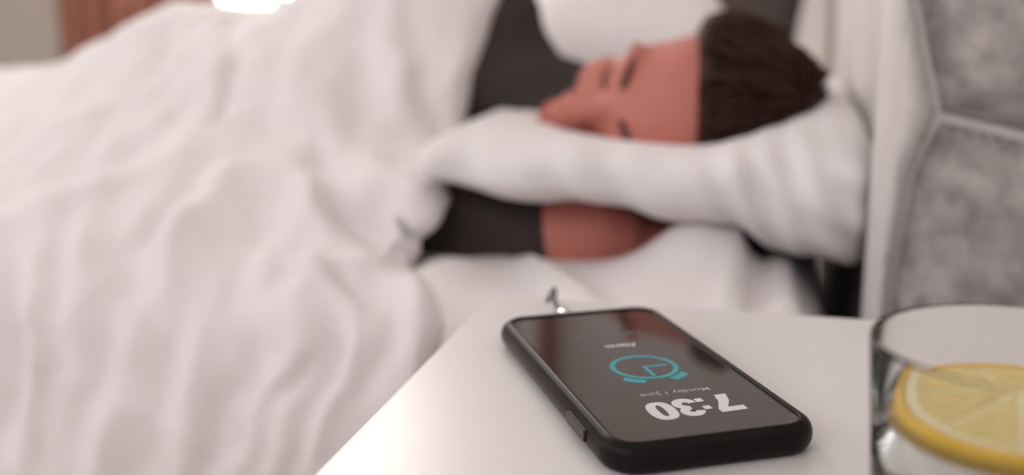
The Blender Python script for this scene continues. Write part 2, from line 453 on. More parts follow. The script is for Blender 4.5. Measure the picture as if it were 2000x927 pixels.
# lemon slice
lem = empty('lemon_slice', (gx+.0005, gy, TABLE_Z+.0455))
lem.rotation_euler = (math.radians(1.5), math.radians(-1.5), math.radians(20))
tag(lem, 'round yellow lemon slice floating inside the water glass', 'lemon slice')
lr = .0330; lt = .0034
V, F = lathe('rind', [(lr-.0022, -lt), (lr-.0008, -lt), (lr, -lt+.0008), (lr+.0002, 0), (lr, lt-.0008), (lr-.0008, lt), (lr-.0022, lt), (lr-.0022, -lt)], None, n=80)
mesh('rind', V, F, M['rind'], lem)
V, F = lathe('pith', [(.0003, -lt+.0004), (lr-.0022, -lt+.0002), (lr-.0022, lt-.0003), (.0003, lt-.0005)], None, n=80)
mesh('pith', V, F, M['pith'], lem)
for k in range(9):
    a0 = math.radians(40*k+1.6); a1 = math.radians(40*k+38.4)
    pts = [(.003*math.cos((a0+a1)/2), .003*math.sin((a0+a1)/2))]
    pts += [((lr-.0052)*math.cos(a0+(a1-a0)*t/8), (lr-.0052)*math.sin(a0+(a1-a0)*t/8)) for t in range(9)]
    nn = len(pts)
    V = [(x, y, lt-.0009) for x, y in pts]+[(x*.97+pts[5][0]*.03, y*.97+pts[5][1]*.03, lt+.0003) for x, y in pts]
    F = [tuple(nn+i for i in range(nn))]+[(i, (i+1) % nn, nn+(i+1) % nn, nn+i) for i in range(nn)]
    mesh('segment', V, F, M['pulp'], lem, smooth=False)

# ------------------------------------------------------------------ bed: base, mattress with sheet, headboard
MZ = .525           # mattress top
HBX = .083          # headboard front face
bed = empty('bed', (-.95, 1.3, 0))
tag(bed, 'bed with white fitted sheet and a tall padded grey velvet headboard', 'bed')
brel = lambda lo, hi: ([lo[0]+.95, lo[1]-1.3, lo[2]], [hi[0]+.95, hi[1]-1.3, hi[2]])
lo, hi = brel((-1.98, .66, .10), (HBX, 2.02, .28)); box('bed_base', lo, hi, M['dark_wood'], bed, .01)
for x in (-1.9, 0.0):
    for y in (.75, 1.93):
        lo, hi = brel((x-.03, y-.03, 0), (x+.03, y+.03, .10)); box('leg', lo, hi, M['dark_wood'], bed, .004)

def rounded_slab(name, x0, x1, y0, y1, z0, z1, r, disp, material, parent, nx=150, ny=100, origin=(0, 0, 0)):
    """closed cushion-like slab on a grid: top sheet, rolled sides, bottom"""
    nr = 8
    def axis(a, b, n):
        t = np.linspace(0, 1, n); return a+(b-a)*t
    xs = axis(x0, x1, nx); ys = axis(y0, y1, ny)
    top = np.zeros((nx+2*nr, ny+2*nr, 3))
    for i in range(nx+2*nr):
        if i < nr: th = (nr-i)/nr*math.pi/2; px, dz = x0+r-r*math.sin(th)*1, r-r*math.cos(th)
        elif i >= nx+nr: th = (i-nx-nr+1)/nr*math.pi/2; px, dz = x1-r+r*math.sin(th), r-r*math.cos(th)
        else: px = x0+r+(x1-x0-2*r)*(i-nr)/(nx-1); dz = 0
        for j in range(ny+2*nr):
            if j < nr: th2 = (nr-j)/nr*math.pi/2; py, dz2 = y0+r-r*math.sin(th2), r-r*math.cos(th2)
            elif j >= ny+nr: th2 = (j-ny-nr+1)/nr*math.pi/2; py, dz2 = y1-r+r*math.sin(th2), r-r*math.cos(th2)
            else: py = y0+r+(y1-y0-2*r)*(j-nr)/(ny-1); dz2 = 0
            top[i, j] = (px, py, z1-max(dz, dz2) if not (dz and dz2) else z1-min(r, math.hypot(dz, dz2)))
    A, B = top.shape[:2]
    flat = top.reshape(-1, 3).copy()
    for k in range(len(flat)):
        flat[k] = disp(flat[k])
    ring = [(i, 0) for i in range(A)]+[(A-1, j) for j in range(1, B)]+[(i, B-1) for i in range(A-2, -1, -1)]+[(0, j) for j in range(B-2, 0, -1)]
    V = [tuple(p) for p in flat]; F = grid_faces(A, B); F = [f[::-1] for f in F]
    last = [i*B+j for i, j in ring]
    for s_ in range(1, 7):
        cur = []
        for (i, j) in ring:
            p = flat[i*B+j]; zt = z1-r; z = p[2]+(z0-p[2])*s_/6
            amp = .006*math.sin(math.pi*s_/12)
            n_ = noise.noise(Vector((p[0]*14, p[1]*14, z*2)))
            ox = -1 if i == 0 else (1 if i == A-1 else 0); oy = -1 if j == 0 else (1 if j == B-1 else 0)
            V.append((p[0]+ox*amp*n_*2, p[1]+oy*amp*n_*2, z)); cur.append(len(V)-1)
        for k in range(len(ring)):
            k2 = (k+1) % len(ring); F.append((last[k], last[k2], cur[k2], cur[k]))
        last = cur
    F.append(tuple(last))
    V = [(v[0]-origin[0], v[1]-origin[1], v[2]-origin[2]) for v in V]
    return mesh(name, V, F, material, parent)

def gauss(d, w): return math.exp(-(d/w)**2)
def segd(p, a, b):
    a = np.array(a); b = np.array(b); ab = b-a; t = np.clip(np.dot(p-a, ab)/np.dot(ab, ab), 0, 1)
    return np.linalg.norm(p-(a+ab*t))
bump1 = onz(1370, 460, MZ+.03); bump2 = onz(880, 505, MZ+.01); bump3 = onz(1030, 520, MZ)
def sheet_disp(p):
    q = p.copy(); top = 1 if p[2] > MZ-.07 else 0
    a = noise.noise(Vector((p[0]*9, p[1]*14, 1)))*.005 + noise.noise(Vector((p[0]*26+p[1]*9, p[1]*18, 4)))*.0025
    q[2] += a*top
    xy = p[:2]
    q[2] += .040*math.exp(-((xy[0]-bump1[0])/.040)**2-((xy[1]-bump1[1]-.02)/.05)**2)*top
    q[2] += .012*math.exp(-((xy[0]-bump2[0])/.03)**2-((xy[1]-bump2[1])/.03)**2)*top
    q[2] += .010*gauss(segd(xy, bump3[:2], onz(1180, 600, MZ)[:2]), .008)*top
    q[2] += .008*gauss(segd(xy, onz(1440, 440, MZ+.02)[:2], onz(1430, 600, MZ)[:2]), .006)*top
    q[2] -= .010*gauss(segd(xy, onz(1480, 470, MZ+.01)[:2], onz(1470, 600, MZ)[:2]), .007)*top
    q[2] += .008*gauss(segd(xy, onz(1530, 500, MZ)[:2], onz(1545, 600, MZ)[:2]), .006)*top
    k = min(max((-.30-p[0])/.12, 0), 1)          # pressed down where the heavy duvet lies over the edge
    q[2] -= .045*k*top*min(max((.95-p[1])/.3, 0), 1); q[1] += .035*k*min(max((.80-p[1])/.2, 0), 1)
    return q
mx_end = onz(1625, 560, MZ)[0]
rounded_slab('mattress', -2.0, mx_end, .592, 2.04, .28, MZ, .045, sheet_disp, M['sheet'], bed, 220, 90, (-.95, 1.3, 0))

# headboard: padded border, face panels and end panels, light piping
HT = 1.30
hb = empty('headboard_dummy')
bpy.data.objects.remove(hb)
hbo = box('headboard', *brel((HBX+.02, .66, .12), (.365, 2.10, HT-.03)), M['velvet'], bed, .02)
YE = .615
def pad(name, poly, Y, depth, material, puff=.020, n=36, side='y', x_plane=None):
    """puffy upholstered pad over polygon poly; side y: lies in plane y = Y, bulging to -y; side x: plane x, bulging to -x.
    poly is 2D (a, z)."""
    P2 = np.array(poly, float)
    lo_, hi_ = P2.min(0), P2.max(0)
    bm = bmesh.new()
    vs = [bm.verts.new((p[0], 0, p[1])) for p in P2]
    bm.faces.new(vs)
    bmesh.ops.triangulate(bm, faces=bm.faces)
    for _ in range(6):
        long_ = [e for e in bm.edges if e.calc_length() > .014]
        if not long_: break
        bmesh.ops.subdivide_edges(bm, edges=long_, cuts=1)
        bmesh.ops.triangulate(bm, faces=bm.faces)
    segs = [(P2[i], P2[(i+1) % len(P2)]) for i in range(len(P2))]
    back = {}
    for v in bm.verts:
        p = np.array([v.co.x, v.co.z]); d = min(segd(p, a, b) for a, b in segs)
        t = min(d/.045, 1); hgt = depth*math.sqrt(max(0, 1-(1-t)**2))
        hgt += puff*.2*noise.noise(Vector((p[0]*16, p[1]*16, 2)))*t
        if side == 'y': v.co = Vector((p[0], Y-hgt, p[1]))
        else: v.co = Vector((Y-hgt, p[0], p[1]))
    bmesh.ops.recalc_face_normals(bm, faces=bm.faces)
    for v in bm.verts: v.co -= Vector((-.95, 1.3, 0))
    o = from_bm(name, bm, material, bed)
    s = o.modifiers.new('s', 'SOLIDIFY'); s.thickness = .004; s.offset = 0
    return o
h = lambda u, v: (ony(u, v, YE)[0], ony(u, v, YE)[2])
A0 = h(1795, -20); J = h(1848, 238); B = h(2000, 268); K = h(1792, 350); Lw = h(1745, 600)
ztop = HT; zbot = .14; xr = .362
slopeA = (A0[0]-J[0])/(A0[1]-J[1])
topA = (J[0]-.065, HT)
topM = (HBX+.012, HT)
Bx = (xr, B[1]+(xr-B[0])*(-.24))
lowA = (Lw[0]-.001, zbot); XB = h(1719, 400)[0]
p_up = [J, Bx, (xr, ztop), topA, A0]
p_lo = [J, K, Lw, lowA, (xr, zbot), Bx]
p_left = [(XB, zbot), lowA, Lw, K, J, A0, topA, (XB, ztop)]
bk = YE+.045
pad('end_panel', p_up, bk, .040, M['velvet'])
pad('end_panel', p_lo, bk, .040, M['velvet'])
pad('end_border', p_left, bk, .052, M['border'])  # paler cover carries the window light on this edge
br = lambda p, y: (p[0]+.95, y-1.3, p[1])
for pl in ([(topA), A0, J, Bx], [J, K, Lw, lowA]):
    pts = []
    for i in range(len(pl)-1):
        for t in np.linspace(0, 1, 8, endpoint=False): pts.append(br((pl[i][0]+(pl[i+1][0]-pl[i][0])*t, pl[i][1]+(pl[i+1][1]-pl[i][1])*t), bk-.014))
    pts.append(br(pl[-1], bk-.014))
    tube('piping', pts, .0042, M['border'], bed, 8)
# front face channels (plane x = HBX + .02, running across the bed)
ys = [.672, .95, 1.24, 1.53, 1.82, 2.11]
for a, b in zip(ys[:-1], ys[1:]):
    for z0, z1 in ((.30, HT),):
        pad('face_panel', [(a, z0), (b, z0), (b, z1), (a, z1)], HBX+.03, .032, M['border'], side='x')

# ------------------------------------------------------------------ pillows
def cushion(name, loc, rot, sx, sy, thick, material, label, cat='pillow', disp=None, n=70, seam=True, power=.42, group=None, wr=.006, seed=0):
    """sx, sy: full side lengths; a stuffed pillow with pinched corners and creases; origin at its base"""
    V = []; F = []
    def hgt(u, v):
        a = max(0, (1-abs(u)**2.4)); b = max(0, (1-abs(v)**2.4)); return (a*b)**power
    idx = {}
    for side in (1, -1):
        for i in range(n+1):
            for j in range(n+1):
                u = -1+2*i/n; v = -1+2*j/n
                if side == -1 and (i in (0, n) or j in (0, n)):
                    idx[(side, i, j)] = idx[(1, i, j)]; continue
                u_ = math.sin(u*math.pi/2)*.35+u*.65; v_ = math.sin(v*math.pi/2)*.35+v*.65
                pin = 1-.07*(abs(u_)**2)*(1-abs(v_)**2)*0
                x = u_*sx/2*(1-.06*(1-abs(u_)**3)*abs(v_)**6-.0)*(1-.05*(1-v_**2)*0+0)
                x *= 1-.035*(math.cos(v_*math.pi/2))*0
                # edges bow inwards between the corners
                x = u_*sx/2*(1-.045*(1-v_**2)*abs(u_)**4)
                y = v_*sy/2*(1-.045*(1-u_**2)*abs(v_)**4)
                z = side*thick/2*hgt(u_, v_)
                e = (abs(u_)**3+abs(v_)**3)
                z += wr*hgt(u_, v_)*(noise.noise(Vector((x*18+seed, y*18, side*2)))+.6*noise.noise(Vector((x*45+seed, y*12, side))))
                V.append((x, y, z+thick/2)); idx[(side, i, j)] = len(V)-1
    for side in (1, -1):
        for i in range(n):
            for j in range(n):
                f = (idx[(side, i, j)], idx[(side, i+1, j)], idx[(side, i+1, j+1)], idx[(side, i, j+1)])
                F.append(f if side == 1 else f[::-1])
    if disp: V = [disp(v) for v in V]
    o = mesh(name, V, F, material)
    o.location = loc; o.rotation_euler = rot
    tag(o, label, cat, group)
    return o

# front pillow modelled as a loft: a soft bolster-like front roll seen along the bed, sagging to the right
def front_pillow():
    # sections along x, each a closed loop in (y, z); upper/lower outline measured at Y ~ .68
    st_px = [(818, 268, 340), (830, 254, 366), (856, 246, 380), (900, 242, 390), (960, 239, 412), (1040, 236, 428), (1120, 236, 424), (1200, 238, 436), (1280, 240, 462),
             (1350, 243, 475), (1400, 240, 478), (1450, 228, 490), (1520, 208, 540), (1590, 194, 566), (1640, 198, 575), (1680, 216, 572), (1706, 255, 545), (1716, 320, 470)]
    secs = []
    nL = 56
    for k, (px, pt, pb) in enumerate(st_px):
        Yf = .665
        zt = ony(px, pt, Yf+.05)[2]; zb = ony(px, pb, Yf+.02)[2]; x = ony(px, (pt+pb)/2, Yf+.03)[0]
        depth = .60 if k not in (len(st_px)-1, 0) else .50
        y0 = Yf+(.03 if k in (0, len(st_px)-1) else (.012 if k in (1, len(st_px)-2) else 0)); y1 = Yf+depth
        loop = []
        hc = (zt+zb)/2; hh = (zt-zb)/2
        for a in np.linspace(0, 2*math.pi, nL, endpoint=False):
            cx, sz = math.cos(a), math.sin(a)
            ex = math.copysign(abs(cx)**.55, cx); ez = math.copysign(abs(sz)**.75, sz)
            yy = (y0+y1)/2-ex*(y1-y0)/2
            t = (yy-y0)/(y1-y0)
            zz = hc+ez*hh*(1 if t < .3 else 1-.0*(t))
            # the back of the pillow rests on the mattress
            zbk = MZ+.005+(hh*2)*.5
            sh = np.clip((t-.12)/.35, 0, 1); sh = sh*sh*(3-2*sh)
            if sz < 0: zz = zz*(1-sh)+max(MZ+.004, 0)*sh+0*sh
            # hollow under the head
            if sz > 0:
                hx = math.exp(-((x+.07)/.10)**2)*math.exp(-((yy-.86)/.11)**2)
                zz -= .040*hx
            loop.append((x, yy, zz))
        secs.append(loop)
    G = np.array(secs)                       # (k, nL, 3)
    t = np.linspace(0, len(st_px)-1, 150)
    G = crom(G, t)
    Gc = np.concatenate([G, G[:, :1]], axis=1)
    tt = np.linspace(0, nL, 181); Gs = crom(np.swapaxes(np.concatenate([Gc], axis=1), 0, 1), tt); Gs = np.swapaxes(Gs, 0, 1)[:, :-1]
    cen = Gs.mean(axis=1, keepdims=True)
    out = Gs.copy(); 
    N = out-cen; N /= np.linalg.norm(N, axis=2, keepdims=True)
    fl = out.reshape(-1, 3)
    w = np.array([noise.noise(Vector((p[0]*38+p[2]*14, p[1]*10, p[2]*10)))*.0085+noise.noise(Vector((p[0]*16-p[2]*16, p[1]*8, p[2]*9+7)))*.009 for p in fl])
    # gathers fanning from the right-hand end
    right = np.clip((fl[:, 0]-.0)/.07, 0, 1)
    w += right*.0035*np.sin((fl[:, 2]-.56)*210+fl[:, 0]*90)+.0022*np.sin(fl[:, 0]*190+fl[:, 2]*95+3*np.sin(fl[:, 0]*31))*np.clip((fl[:, 0]+.12)/.08, 0, 1)
    out = out+N*w.reshape(out.shape[:2]+(1,))
    nu, nv = out.shape[:2]
    V = list(out.reshape(-1, 3)); F = []
    for i in range(nu-1):
        for j in range(nv):
            F.append((i*nv+j, (i+1)*nv+j, (i+1)*nv+(j+1) % nv, i*nv+(j+1) % nv))
    for i in (0, nu-1):
        c = len(V); V.append(out[i].mean(axis=0)+np.array([(-.004 if i == 0 else .003), 0, 0]))
        for j in range(nv):
            f = (i*nv+j, i*nv+(j+1) % nv, c); F.append(f if i == 0 else f[::-1])
    bx = np.array([-.1, .95, MZ])
    o = mesh('pillow', [v-bx for v in V], F, M['linen'])
    o.location = bx
    bm = bmesh.new(); bm.from_mesh(o.data); bmesh.ops.recalc_face_normals(bm, faces=bm.faces); bm.to_mesh(o.data); bm.free(); o.data.shade_smooth()
    tag(o, 'soft white pillow under the sleeper\'s head nearest the camera', 'pillow')
front_pillow()

# white pillow leaning behind the sleeper's head, its upper edge sunlit; charcoal pillow against the headboard
cushion('pillow', (-.22, 1.42, MZ+.01), (math.radians(58), math.radians(-27), math.radians(8)), .44, .42, .15, M['linen'],
        'white pillow leaning behind the sleeper\'s head with a sunlit upper edge', seed=3)
cushion('pillow', (-.045, 1.72, MZ+.20), (math.radians(80), math.radians(0), math.radians(-52)), .40, .44, .12, M['grey_pillow'],
        'dark charcoal pillow upright against the headboard behind the brown hair', seed=8)

# ------------------------------------------------------------------ sleeper
def ell(bm, c, r, rot=None, seg=24):
    """ellipsoid; c centre, r radii, rot matrix"""
    mt = Matrix.Translation(Vector(c)) @ (rot.to_4x4() if rot is not None else Matrix.Identity(4)) @ Matrix.Diagonal((*r, 1))
    bmesh.ops.create_uvsphere(bm, u_segments=seg, v_segments=seg//2+4, radius=1, matrix=mt)
def cap(bm, pts, rad, per=6, n=18):
    """tapering limb through pts (tube with round ends)"""
    P = smooth_pts([(*p, r) for p, r in zip(pts, rad)], per)
    V, F = tube_data([p[:3] for p in P], [float(p[3]) for p in P], n)
    vs = [bm.verts.new(v) for v in V]
    for f in F:
        try: bm.faces.new([vs[i] for i in f])
        except ValueError: pass
    for p in (P[0], P[-1]): ell(bm, p[:3], (p[3],)*3, seg=16)
def fuse(name, bm, voxel, smooth_n, material, parent, smooth_f=.5):
    bmesh.ops.recalc_face_normals(bm, faces=bm.faces)
    me = bpy.data.meshes.new('tmp'); bm.to_mesh(me); bm.free()
    o = bpy.data.objects.new('tmp', me); COL.objects.link(o)
    r = o.modifiers.new('r', 'REMESH'); r.mode = 'VOXEL'; r.voxel_size = voxel; r.adaptivity = 0
    s = o.modifiers.new('s', 'SMOOTH'); s.iterations = smooth_n; s.factor = smooth_f
    bpy.context.view_layer.update()
    me2 = bpy.data.meshes.new_from_object(o.evaluated_get(bpy.context.evaluated_depsgraph_get()))
    bpy.data.objects.remove(o)
    me2.name = name; me2.materials.clear()
    return link(name, me2, material, parent)

per_o = empty('person', (-.45, 1.0, MZ))
tag(per_o, 'person with brown hair asleep on one side in a charcoal top under the white duvet', 'person')
def prel(v): return Vector(v)-Vector((-.45, 1.0, MZ))

# head frame: hz towards the crown, hy the way the face looks, hx the sleeper's left
hcen = Vector((-.066, .844, .608))
crown = Vector((.78, -.57, .24)).normalized()
face = Vector((-.62, -.74, .27)); face = (face-crown*face.dot(crown)).normalized()
side = face.cross(crown).normalized()
HM = Matrix((side, face, crown)).transposed()          # columns
def hp(x, y, z): return prel(hcen + HM @ Vector((x, y, z)))
hr = HM
body = bmesh.new()
mm = .001
def he(x, y, z, rx, ry, rz, tilt=None):
    rot = hr if tilt is None else hr @ tilt
    ell(body, hp(x*mm, y*mm, z*mm), (rx*mm, ry*mm, rz*mm), rot, 24)
he(0, -8, 22, 74, 94, 84)             # cranium
he(0, 38, 8, 62, 50, 66)              # forehead and face block
he(0, 40, -40, 55, 44, 55)            # mid face
he(0, 46, -82, 36, 34, 30)            # jaw
he(0, 66, -101, 19, 17, 14)           # chin
for s_ in (-1, 1):
    he(s_*34, 58, -38, 23, 22, 26)    # cheek
    he(s_*31, 74, 14, 24, 12, 9)      # brow ridge
    he(s_*31, 71, -4, 15, 12, 11)     # closed eye lid
    he(s_*76, -8, -12, 7, 17, 30, Matrix.Rotation(math.radians(-12), 3, 'X'))   # ear
    he(s_*74, -2, -12, 4, 9, 18)
    he(s_*12, 92, -41, 9, 10, 8)      # nostril wing
for k in range(7):                    # nose
    t = k/6; he(0, 80+22*t, 4-42*t, 8+5*t, 11+2*t, 9)
he(0, 86, -66, 23, 12, 7); he(0, 85, -76, 21, 12, 7)    # lips
# neck and trunk
neck0 = hp(0, -18*mm, -70*mm)
sh = prel((-.34, 1.0, MZ+.10))
cap(body, [neck0, (neck0+sh)*.5+Vector((0, 0, .0)), sh], [.056, .054, .062])
ell(body, sh+Vector((-.07, .02, -.01)), (.13, .112, .080))
cap(body, [sh+Vector((-.05, 0, -.01)), prel((-.55, 1.04, MZ+.085)), prel((-.70, 1.06, MZ+.060)), prel((-.88, 1.06, MZ+.042))], [.085, .080, .062, .050])
# legs, knees drawn up a little
for y_ in (.0, .12):
    cap(body, [prel((-.88, 1.04+y_, MZ+.040)), prel((-1.28, .97+y_, MZ+.042)), prel((-1.33, .97+y_, MZ+.042))], [.048, .044, .042])
    cap(body, [prel((-1.33, .97+y_, MZ+.045)), prel((-1.68, 1.06+y_, MZ+.042)), prel((-1.72, 1.07+y_, MZ+.042))], [.042, .034, .032])
    cap(body, [prel((-1.72, 1.07+y_, MZ+.042)), prel((-1.79, .99+y_, MZ+.038)), prel((-1.83, .95+y_, MZ+.034))], [.032, .028, .018])
# lower arm: shoulder, elbow, forearm under the pillow, hand
el = Vector(ony(850, 470, .80)); wr_ = Vector(ony(1120, 458, .765)); hd = Vector(ony(1210, 462, .76)); el[2] = MZ+.045
arm = [prel((-.34, .98, MZ+.075)), prel((-.32, .89, MZ+.045)), prel(ony(760, 462, .79)), prel(ony(900, 455, .755)), prel(ony(1040, 462, .745)), prel(ony(1140, 462, .745)), prel(ony(1200, 465, .752))]
arad = [.050, .044, .044, .040, .037, .034, .026]
cap(body, arm, arad)
# hand: palm and five bent fingers slipping under the pillow
w0 = Vector(arm[-1]); d_ = (Vector(arm[-1])-Vector(arm[-2])).normalized(); d_ = (d_+Vector((0, 1.0, 0))).normalized()
sd = d_.cross(Vector((0, 0, 1))).normalized()
ell(body, w0+d_*.045, (.046, .040, .016), Matrix((d_, sd, d_.cross(sd))).transposed())
for k, (off, ln) in enumerate(((-.030, .060), (-.011, .072), (.009, .068), (.028, .052))):
    b0 = w0+d_*.075+sd*off
    cap(body, [b0, b0+d_*ln*.5+Vector((0, 0, .004)), b0+d_*ln*.85-Vector((0, 0, .004)), b0+d_*ln-Vector((0, 0, .012))], [.0095, .009, .008, .007], 4, 12)
b0 = w0+d_*.02-sd*.034
cap(body, [b0, b0+d_*.025-sd*.018, b0+d_*.052-sd*.022], [.012, .0105, .008], 4, 12)
# upper arm resting along the trunk, forearm in front of the chest
arm2 = [prel((-.36, 1.02, MZ+.115)), prel((-.62, .97, MZ+.10)), prel((-.54, .90, MZ+.045)), prel((-.44, .88, MZ+.035))]
cap(body, arm2, [.044, .038, .032, .025])
h2 = Vector(arm2[-1])
ell(body, h2+Vector((.04, -.01, 0)), (.045, .038, .015))
for k in range(4):
    b0 = h2+Vector((.07, -.035+.018*k, .0)); cap(body, [b0, b0+Vector((.03, 0, .004)), b0+Vector((.058-.004*abs(k-1), 0, -.006))], [.009, .0085, .007], 4, 12)
cap(body, [h2+Vector((.01, -.035, 0)), h2+Vector((.035, -.055, .004)), h2+Vector((.055, -.06, 0))], [.011, .010, .008], 4, 12)
bo = fuse('body', body, .0042, 3, M['skin'], per_o)
me = bo.data; me.materials.append(M['lips'])
npol = len(me.polygons); cc = np.zeros(npol*3); me.polygons.foreach_get('center', cc)
qq = (cc.reshape(-1, 3)-np.array(prel(hcen)))@np.array(HM)
mi = ((np.abs(qq[:, 0]) < .023) & (qq[:, 1] > .078) & (qq[:, 2] > -.083) & (qq[:, 2] < -.060)).astype(np.int32)
me.polygons.foreach_set('material_index', mi)
# eyebrows and lashes
for s_ in (-1, 1):
    pts = [hp(s_*x*mm, y*mm, z*mm) for x, y, z in ((13, 88, 13), (24, 88, 18), (36, 82, 19), (47, 70, 13))]
    tube('eyebrow', smooth_pts(pts, 5), [.0024]*8+[.0018]*8, M['brow'], per_o, 8)
    pts = [hp(s_*x*mm, y*mm, z*mm) for x, y, z in ((16, 82, -9), (26, 84, -13), (36, 79, -12), (45, 70, -7))]
    tube('eyelashes', smooth_pts(pts, 5), [.0017]*16, M['brow'], per_o, 8)
# hair: cap plus overlapping locks swept back
def in_head(th, ph_, r=1.0):
    return Vector((math.cos(ph_)*math.sin(th), math.sin(ph_)*math.sin(th), math.cos(th)))*r
hb_ = bmesh.new()
NU, NV = 64, 40
def hair_pt(u, v, lift=0):
    """v 0 crown .. 1 hairline, u around; 0.25 = face side"""
    a = 2*math.pi*u; fr = max(0, math.sin(a)); bk_ = max(0, -math.sin(a))
    end = math.radians(56)*(1-0) + math.radians(62)*bk_ + math.radians(34)*(1-fr)*(1-bk_)*1.0
    end = math.radians(50)+math.radians(50)*(1-fr)**1.2*(1)+math.radians(25)*bk_
    th = end*v
    d = in_head(th, a)
    rx, ry, rz = .085, (.106 if fr > 0 else .095), .096
    l = .006*noise.noise(Vector((d.x*6, d.y*6, d.z*6)))+.0012*math.sin(a*26+5*noise.noise(Vector((d.x*3, d.y*3, d.z*3))))*min(1, v*3)
    k = 1-.09*max(0, (v-.86)/.14)**2
    return Vector((d.x*(rx+l+lift)*k, -.004+d.y*(ry+l+lift)*k, .018+d.z*(rz+l+lift)*k))
rows = []
for j in range(NV+1):
    rows.append([hb_.verts.new(hp(*hair_pt(i/NU*1.0, max(j/NV, .001)))) for i in range(NU)])
for j in range(NV):
    for i in range(NU):
        hb_.faces.new((rows[j][i], rows[j][(i+1) % NU], rows[j+1][(i+1) % NU], rows[j+1][i]))
bmesh.ops.recalc_face_normals(hb_, faces=hb_.faces)
ho = from_bm('hair', hb_, M['hair'], per_o)
so = ho.modifiers.new('s', 'SOLIDIFY'); so.thickness = .012; so.offset = -1
V = []; F = []
for k in range(260):
    u = random.random(); v0 = random.uniform(.05, .6); v1 = min(.99, v0+random.uniform(.3, .6)); tw = random.uniform(-.06, .06)
    pts = [hp(*hair_pt((u+tw*t) % 1, v0+(v1-v0)*t, .001+.004*math.sin(math.pi*t))) for t in np.linspace(0, 1, 8)]
    v_, f_ = tube_data(pts, [.0008, .002, .0024, .0025, .0022, .0018, .0012, .0004], 6)
    b = len(V); V += v_; F += [tuple(b+i for i in f) for f in f_]
lk = mesh('locks', V, F, M['hair'], ho); lk['kind'] = 'stuff'

# charcoal top
sb = bmesh.new()
cap(sb, [sh+Vector((.035, -.005, .0)), sh+Vector((-.02, 0, 0))], [.070, .085])
ell(sb, sh+Vector((-.07, .02, -.01)), (.142, .124, .090))
cap(sb, [neck0+(neck0-sh)*.02, (neck0+sh)*.5, sh], [.062, .064, .072])
cap(sb, [sh+Vector((-.05, 0, -.01)), prel((-.55, 1.04, MZ+.087)), prel((-.70, 1.06, MZ+.062)), prel((-.82, 1.06, MZ+.045))], [.093, .087, .070, .058])
cap(sb, arm[:5], [.066, .060, .053, .048, .040])
cap(sb, arm2[:2], [.054, .048])
# shoulder seen above the pillow
shp = [prel(ony(1010, 62, .98)), prel(ony(1022, 170, .96)), prel(ony(1000, 290, .95))]
cap(sb, shp, [.030, .045, .055])
cap(sb, [prel(ony(990, 40, 1.0)), prel(ony(950, 160, 1.0)), prel(ony(930, 300, .98))], [.035, .048, .05])
so_ = fuse('shirt', sb, .005, 6, M['shirt'], per_o)
nrm_ = [v.normal.copy() for v in so_.data.vertices]
for v, vn in zip(so_.data.vertices, nrm_):
    c = v.co.copy(); k = noise.noise(Vector((c.x*22, c.y*30, c.z*22)))*.005+noise.noise(Vector((c.x*60, c.y*60, c.z*30)))*.0015
    v.co = c+vn*k

